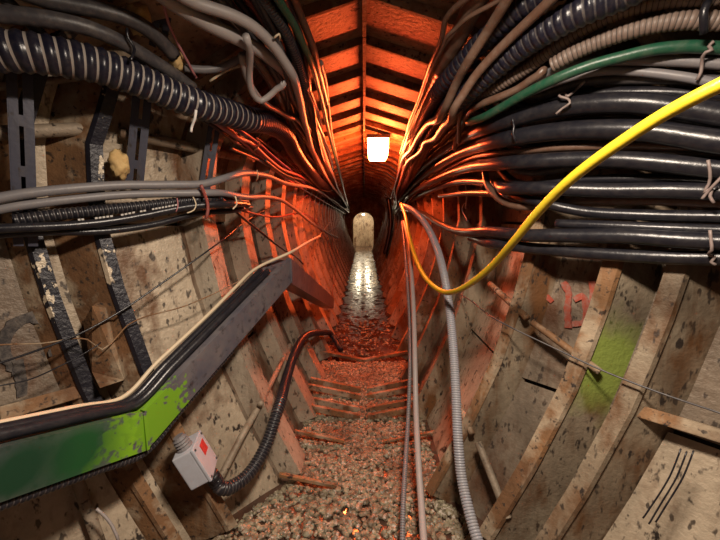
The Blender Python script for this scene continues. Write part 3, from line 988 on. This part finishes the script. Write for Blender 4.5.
# on the trough
def on_trough(f, up, k0=0.0, wob=0.0):
    out = []
    for i in range(3):
        n = 6
        for j in range(n + (1 if i == 2 else 0)):
            t = j / n
            p = TR[i].lerp(TR[i + 1], t); o = offs[i].lerp(offs[i + 1], t)
            out.append(p + o * (WT * f + wob * math.sin(j * 2.1 + i * 3 + f * 9)) + Vector((0, 0, up + abs(wob) * .4 * math.cos(j * 1.7 + f * 5))))
    return out
T_ = on_trough(0.36, 0.013, wob=0.001)
cable('power_cable', 'front black cable lying along the top of the trough', 'cable', 'black', 0.014, 0, None, world_pts=T_[:12], fixed=1)
T_ = on_trough(0.68, 0.013, wob=0.001)
cable('power_cable', 'rear black cable lying along the top of the trough', 'cable', 'black', 0.014, 0, None, world_pts=T_[:12], fixed=1)
T_ = on_trough(0.97, 0.018, wob=0.002)
cable('cream_cable', 'thin cream cable lying along the trough above the black ones', 'cable', 'cream', 0.0068, 0, None, fixed=1, world_pts=T_[:12] + tube_pts([(289, 253, 1.56), (303, 245, 1.75), (318, 237, .16), (330, 222, .12)], .1))
cable('corrugated_conduit', 'black corrugated conduit clipped under the trough', 'conduit', 'black', 0.013, 0, None, fixed=1, corr=(0.011, 0.14), groove='dgray',
      world_pts=[p - Vector((0, 0, HT + 0.017)) for p in on_trough(0.25, 0.0)[:10]])

# tangle of thin cables below the roof, left
R2 = random.Random(3)
CN = dict(dgray='charcoal', brown='brown', gray='grey', black='black', red='dull red', pink='pink')
tm = ['dgray', 'brown', 'gray', 'dgray', 'brown', 'black', 'red', 'dgray']
for i in range(15):
    u0 = 208 + i * 5.4 + R2.uniform(-4, 4)
    uu = [(u0, -8)]
    for k, v in enumerate((30, 70, 110, 150, 182)):
        t = (v + 8) / 225
        end = 340 + R2.uniform(-6, 6)
        uu.append((u0 + (end - u0) * (t ** (0.80 if i < 8 else 0.95)) + R2.uniform(-5, 5), v))
    uu.append((346 + R2.uniform(-4, 6), 208 + R2.uniform(-3, 5)))
    cable('thin_cable', 'thin ' + CN[tm[i % 8]] + ' cable in the tangle hanging below the roof on the left', 'cable', tm[i % 8], R2.choice((0.006, 0.008, 0.010, 0.012)), R2.uniform(0.075, 0.13), uu, group='tangle of thin cables on the left')
for i in range(7):
    u0, v0 = 235 + R2.uniform(-5, 35), 118 + R2.uniform(-10, 45)
    uu = [(u0, v0)]
    for k in range(1, 4):
        t = k / 4
        uu.append((u0 + (342 - u0) * t + R2.uniform(-4, 4), v0 + (208 - v0) * t ** 1.15 + R2.uniform(-5, 5)))
    uu.append((346 + R2.uniform(-3, 5), 210 + R2.uniform(-3, 4)))
    cable('thin_cable', 'thin ' + CN[['pink', 'dgray', 'red', 'gray'][i % 4]] + ' cable fraying out of the lower bundle into the red glow', 'cable', ['pink', 'dgray', 'red', 'gray'][i % 4], R2.choice((0.005, 0.007)), R2.uniform(0.10, 0.14), uu, group='loose ends of the lower left bundle')
for i in range(5):
    u0, v0 = 300 + i * 6, 205 + i * 3
    cable('thin_wire', 'hair-thin ' + CN[['red', 'brown'][i % 2]] + ' wire end sticking out by the trough corner', 'wire', ['red', 'brown'][i % 2], 0.003, 0.10, [(u0 - 6, v0 + 6), (u0 + 8, v0 + R2.uniform(-10, 18)), (u0 + 20, v0 + R2.uniform(-5, 25)), (332, 240 + i * 14)], group='loose wire ends')

# ties on the left run
TIES = []
def tie(label, pts, r, mat, inset):
    TIES.append((label, pts, r, mat))
tie('red tape tie hanging round the level run of cables', [(201, 185), (204, 193), (207, 201), (208, 210), (206, 219)], 0.006, 'red', 0.19)
tie('cream string tie round the printed black cable', [(193, 197), (196, 204), (194, 210), (187, 213)], 0.0022, 'cream', 0.195)
tie('pink string tie round the corrugated level conduit', [(177, 198), (178, 206), (176, 212)], 0.002, 'pink', 0.165)
tie('white string tie round the level cables near the glow', [(235, 196), (237, 203), (233, 209)], 0.003, 'cream', 0.17)
tie('pale string tie round the upswept pale grey cable', [(257, 170), (258, 176), (256, 181)], 0.003, 'cream', 0.19)
tie('black strap round the fat conduit', [(127, 28), (128, 38), (133, 45), (131, 60)], 0.0035, 'black', 0.185)
tie('white frayed strap end dangling under the fat conduit', [(196, 110), (195, 118), (192, 126), (191, 132)], 0.004, 'white', 0.12)
tie('cream tie round the pink and purple strands', [(256, 138), (259, 144), (254, 151)], 0.003, 'cream', 0.16)
tie('pale tie on the thick cables below the roof', [(274, 38), (279, 34), (280, 40)], 0.003, 'cream', 0.17)

# ------------------------------------------------------------------ cables of the right wall
cable('power_cable', 'topmost thick black cable of the sagging run on the right wall', 'cable', 'black', 0.027, 0.12,
      [(397, 210), (404, 192), (418, 172), (440, 152), (472, 134), (510, 119), (550, 109), (590, 104), (640, 103), (690, 109), (740, 116)], sides=12)
cable('power_cable', 'second thick black cable of the sagging run on the right wall', 'cable', 'black', 0.027, 0.13,
      [(397, 212), (406, 195), (422, 176), (448, 157), (480, 143), (520, 131), (560, 126), (600, 124), (650, 125), (700, 131), (740, 136)], sides=12)
cable('thin_cable', 'slim dark cable between the second and third thick black cables', 'cable', 'brown', 0.011, 0.125, [(400, 212), (430, 180), (465, 160), (510, 150), (560, 146), (620, 147), (680, 150), (740, 152)])
cable('power_cable', 'third thick black cable of the run, crossed by the yellow hose', 'cable', 'black', 0.024, 0.14,
      [(398, 213), (408, 198), (428, 183), (455, 171), (490, 164), (530, 161), (580, 159), (630, 160), (680, 165), (740, 171)], sides=12)
cable('power_cable', 'fourth thick black cable of the run, under the yellow hose crossing', 'cable', 'black', 0.021, 0.12,
      [(399, 214), (412, 200), (432, 190), (458, 182), (500, 182), (550, 187), (610, 191), (670, 192), (740, 195)], sides=12)
cable('power_cable', 'lowest thick black cable, orange-lit where it leaves the bundle', 'cable', 'black', 0.022, 0.17,
      [(402, 210), (412, 211), (424, 214), (440, 224), (462, 233), (490, 238), (530, 239), (580, 237), (630, 236), (680, 239), (740, 242)], sides=12)
cable('power_cable', 'dark cable half hidden below the lowest thick black one', 'cable', 'black', 0.020, 0.15, [(470, 236), (510, 243), (560, 249), (620, 254), (680, 257), (740, 258)], sides=10)
cable('power_cable', 'dark cable half hidden behind the fourth thick black one', 'cable', 'black', 0.016, 0.12, [(440, 196), (500, 196), (540, 204), (580, 212), (640, 216), (740, 218)])
cable('power_cable', 'dark cable in the gap above the lowest thick black one', 'cable', 'black', 0.015, 0.12, [(560, 222), (620, 224), (680, 226), (740, 228)])
cable('green_cable', 'green cable sweeping up from the bundle to the right wall', 'cable', 'green', 0.0135, 0.16,
      [(470, 112), (486, 106), (506, 94), (530, 79), (556, 66), (584, 58), (620, 51), (655, 46), (690, 46), (740, 50)], sides=10)
cable('tan_conduit', 'lower tan corrugated conduit above the green cable', 'conduit', 'tan', 0.0195, 0.15,
      [(550, 64), (572, 51), (598, 39), (626, 29), (656, 21), (690, 17), (740, 18)], corr=(0.0105, 0.09), groove='tan_dark')
cable('tan_conduit', 'upper tan corrugated conduit leading down into the red bundle', 'conduit', 'tan', 0.017, 0.12,
      [(455, 118), (475, 98), (505, 80), (535, 62), (562, 43), (590, 26), (625, 10), (660, 1), (700, -4), (740, -6)], corr=(0.0105, 0.09), groove='tan_dark')
cable('corrugated_conduit', 'fat black corrugated conduit arching up to the roof on the right', 'conduit', 'black_blue', 0.036, 0.16,
      [(402, 196), (410, 170), (424, 134), (442, 104), (462, 80), (488, 55), (516, 32), (546, 12), (580, -6), (620, -20)], corr=(0.020, 0.10), groove='dgray', sides=14)
cable('corrugated_conduit', 'second black corrugated conduit nearer the roof on the right', 'conduit', 'black_blue', 0.030, 0.12,
      [(400, 195), (410, 160), (424, 122), (442, 88), (462, 58), (484, 32), (508, 10), (530, -8), (560, -25)], corr=(0.020, 0.10), groove='dgray', sides=14)
cable('brown_duct', 'brown ribbed duct climbing to the roof right of the lamp', 'duct', 'brown', 0.029, 0.09,
      [(396, 195), (404, 165), (415, 132), (427, 104), (441, 76), (456, 46), (470, 18), (484, -12)], corr=(0.05, 0.05), groove='brown', sides=14)
cable('roof_cable', 'thin red-brown cable edging the roof plates right of the lamp', 'cable', 'brown', 0.008, 0.09,
      [(388, 207), (400, 170), (410, 140), (420, 112), (432, 84), (446, 58), (454, 32), (457, 16), (466, 4), (480, -8)])
cable('roof_cable', 'thin cable curling in a small loop near the roof on the right', 'cable', 'brown', 0.006, 0.12,
      [(406, 150), (418, 118), (436, 80), (450, 45), (460, 22), (466, 18), (472, 10), (484, 2), (500, -6)])
cable('wavy_cable', 'kinked wavy cable glowing orange right of the lamp', 'cable', 'brown', 0.013, 0.21,
      [(398, 204), (403, 182), (410, 160), (424, 146), (427, 138), (437, 131), (444, 118), (448, 111), (455, 104), (458, 94), (466, 82, .18), (478, 64, .14), (496, 44, .10), (522, 18, .07), (550, -10, .07)])
cable('wavy_cable', 'second kinked cable beside the brown duct', 'cable', 'brown', 0.014, 0.17,
      [(396, 204), (400, 180), (408, 158), (418, 144), (427, 126), (434, 114), (445, 104), (452, 90, .14), (458, 76, .10), (470, 50, .07), (486, 22, .06), (504, -10, .06)])
cable('power_cable', 'upper grey cable stretched level below the green one', 'cable', 'gray', 0.0125, 0.13, [(508, 104), (540, 82), (570, 69), (600, 64), (640, 62), (690, 62), (740, 64)])
cable('power_cable', 'lower grey cable stretched level below the green one', 'cable', 'gray', 0.0115, 0.12, [(500, 112), (540, 90), (575, 77), (605, 71), (645, 72), (690, 77), (740, 85)])
cable('power_cable', 'brown cable curving out between the green cable and the tan conduit', 'cable', 'brown', 0.012, 0.13, [(462, 145), (466, 122), (471, 104), (482, 93), (500, 86), (520, 79), (545, 62)])
cable('stub_wire', 'short forked red-lit cable end poking up beside the green cable', 'cable', 'brown', 0.008, 0.14, [(464, 136), (466, 122), (469, 108), (471, 95)])
for i in range(10):
    v0 = 66 + i * 14 + R2.uniform(-4, 4)
    uu = [(395 + R2.uniform(-3, 5), 211 + R2.uniform(-3, 3)), (403 + i * .8, 193 - (9 - i) * 1.5), (414 + i * 1.6, 172 - (9 - i) * 4 + R2.uniform(-3, 3)), (440 + R2.uniform(-4, 4), 150 - (9 - i) * 6 + i * 2), (480, 120 - (9 - i) * 8 + i * 4 + R2.uniform(-4, 4)), (530, v0 + 10), (590, v0 - 4 + i), (660, v0 - 6 + i), (740, v0 - 4 + i)]
    cable('thin_cable', 'slim ' + CN[['brown', 'dgray', 'black'][i % 3]] + ' cable deep in the fan of cables on the right wall', 'cable', ['brown', 'dgray', 'black'][i % 3], R2.choice((0.008, 0.011, 0.014)), R2.uniform(0.09, 0.12), uu, group='deep cables on the right wall')

# loose hose and drops
cable('yellow_hose', 'bright yellow hose swooping across in front of the black cables', 'hose', 'yellow', 0.0115, 0,
      [(401, 204, 2.6), (405, 215, 2.4), (409, 236, 2.1), (417, 262, 1.85), (429, 282, 1.62), (444, 292, 1.45), (456, 291, 1.33), (474, 281, 1.2), (494, 264, 1.08), (515, 240, .96), (540, 210, .86), (575, 176, .76), (620, 143, .68), (665, 114, .62), (710, 90, .57), (760, 66, .53)], sides=12)
cable('flexible_conduit', 'silver flexible conduit dropping from the bundle to the floor', 'conduit', 'silver', 0.0195, 0,
      [(403, 206, 2.7), (412, 210, 2.4), (424, 222, 2.1), (435, 243, 1.85), (443, 270, 1.65), (449, 305, 1.5), (453, 345, 1.38), (456, 395, 1.26), (458, 440, 1.17), (462, 480, 1.1), (470, 515, 1.02), (484, 560, .92)], corr=(0.009, 0.10), groove='silver_d')
cable('grey_pipe', 'plain light grey pipe hanging straight to the gravel', 'pipe', 'lgray', 0.0125, 0,
      [(404, 222, 2.5), (409, 245, 2.2), (412, 280, 1.95), (414, 320, 1.75), (415, 365, 1.55), (416, 410, 1.4), (418, 455, 1.23), (421, 500, 1.09), (426, 560, .92)], sides=10)
cable('corrugated_conduit', 'slim dark corrugated hose hanging beside the plain grey pipe', 'conduit', 'gray', 0.010, 0,
      [(402, 222, 2.6), (405, 250, 2.3), (408, 290, 2.0), (410, 330, 1.8), (410, 370, 1.6), (408, 420, 1.42), (405, 470, 1.2), (403, 510, 1.06), (403, 560, .93)], corr=(0.008, 0.12), groove='black')
cable('thin_wire', 'thin dark wire strung diagonally along the right plates', 'wire', 'dgray', 0.0028, 0.10, [(438, 282), (470, 300), (510, 326), (560, 350), (610, 373), (670, 396), (735, 418)])
for k, (du, dv) in enumerate(((0, 0), (6, 3), (13, 2))):
    cable('thin_wire', 'one of three thin black wires hanging down the lower right plate', 'wire', 'black', 0.002, 0.012, [(690 + du, 455 + dv), (680 + du, 480 + dv), (668 + du, 500 + dv), (654 + du, 520 + dv * 2)], group='three wires on the right plate')
cable('thin_wire', 'short white-grey wire end hanging under the right cables', 'wire', 'lgray', 0.004, 0.09, [(467, 184), (468, 196), (467, 208)])
cable('thin_wire', 'small hooked wire below the hanging white wire end', 'wire', 'gray', 0.003, 0.09, [(466, 203), (463, 209), (466, 216), (469, 221)])
cable('thin_wire', 'bent pale rod lying against the lowest left plate', 'wire', 'lgray', 0.004, 0.06, [(91, 512), (99, 519), (106, 528), (112, 542)])
cable('hanging_pipe', 'dark upright pipe in the far passage beside the wet floor', 'pipe', 'black', 0.04, 0, None, fixed=1, world_pts=[Vector(p) for p in ((0.43, 6.2, 1.5), (0.48, 6.2, 1.1), (0.44, 6.2, 0.75), (0.38, 6.2, 0.5))])

# twisted wire ties on the right run
tie('twisted wire tie with a raised tail on the topmost black cable', [(584, 82), (576, 90), (568, 96), (564, 93), (561, 97), (568, 99), (570, 103), (563, 108), (556, 114)], 0.0036, 'rope', 0.175)
tie('twisted wire round the second and third black cables', [(512, 118), (514, 126), (513, 134), (516, 142)], 0.004, 'black', 0.18)
tie('dark strap binding the tan conduits', [(708, 2), (704, 12), (704, 22), (704, 33)], 0.008, 'black', 0.20)
tie('knotted wire tie on the green cable', [(714, 41), (709, 46), (712, 50), (706, 52), (702, 62), (701, 72), (697, 80)], 0.0036, 'rope', 0.19)
tie('wire tie hanging between the third and fourth black cables', [(708, 160), (710, 172), (709, 184), (704, 192), (712, 188), (710, 196), (714, 203)], 0.0036, 'rope', 0.175)
tie('long wire tail twisting off the right cable tie', [(725, 174), (715, 184), (706, 194), (702, 199)], 0.0036, 'rope', 0.175)
tie('knotted wire tie dangling below the lowest black cable', [(710, 230), (711, 240), (712, 250), (709, 255), (715, 257), (711, 262), (716, 265)], 0.0036, 'rope', 0.19)

# ------------------------------------------------------------------ lay the runs, then the ties and print on them
import numpy as np
LP, LR = lay_clear()
for c in CABLES:
    build_cable(c)
def front_of(u, v, margin, P, R):
    """the point in front of the nearest run that the ray meets (else beside the run closest to it)"""
    O, D = np.array([0, 0, CAM_H]), np.array(ray(u, v)); D /= np.linalg.norm(D)
    t = (P - O) @ D
    q = np.linalg.norm(P - O - t[:, None] * D, axis=1) - R
    hit = (q < 0.012) & (t > 0.2)
    k = np.where(hit, t - R, 1e9).argmin() if hit.any() else np.where(t > 0.2, q / np.maximum(t, .2), 1e9).argmin()
    return Vector(O + D * (t[k] - R[k] - margin))
for label, pts, r, mat in TIES:
    W = [front_of(u, v, r + 0.004, LP, LR) for u, v in pts]
    y0 = sorted(p.y for p in W)[len(W) // 2]
    O = Vector((0, 0, CAM_H))
    W = [p if p.y <= y0 + 0.05 else O + (p - O) * ((y0) / p.y) for p in W]
    C = catmull(W, 0.012)
    V, Fc, mi = sweep(C, [r] * len(C), 6)
    tag(link('cable_tie', V, Fc, M[mat], None, True), label, 'cable tie')
PP = np.array([p[:] for p in catmull(pc['P'], 0.005)]); PR = np.full(len(PP), pc['r'])
for (u0, v0, u1, v1) in ((78, 219.8, 85, 219.2), (95, 218.3, 114, 215.8), (121, 215, 136, 212), (140, 211.5, 147, 210.3), (152, 209.3, 178, 204.6)):
    L_ = max(2, int((u1 - u0) / 3.2))
    for i in range(L_):
        q = [front_of(u0 + (u1 - u0) * t, v0 + (v1 - v0) * t, 0.0002, PP, PR) for t in (i / L_, (i + .7) / L_)]
        boxes('print', [((q[0] + q[1]) / 2, (q[1] - q[0]) / 2, Vector((0.0006, -.001, .0022)), Vector((0.0008, -0.0012, -.0004)))], M['white'], pc['obj'])

# spray marks
stroke([(563, 282), (568, 292), (567, 308), (568, 328)], 0.012, 'spray_red', 1)
stroke([(574, 300), (582, 296), (586, 308), (584, 322), (572, 324)], 0.011, 'spray_red', 1)
stroke([(592, 281), (593, 292), (592, 303)], 0.012, 'spray_red', 1)
stroke([(546, 296), (552, 302)], 0.010, 'spray_red', 1)
stroke([(20, 372), (8, 356), (8, 336), (18, 322), (34, 317), (50, 324), (57, 340), (56, 356)], 0.018, 'spray_black', -1)
stroke([(18, 360), (22, 380), (24, 396)], 0.014, 'spray_black', -1)
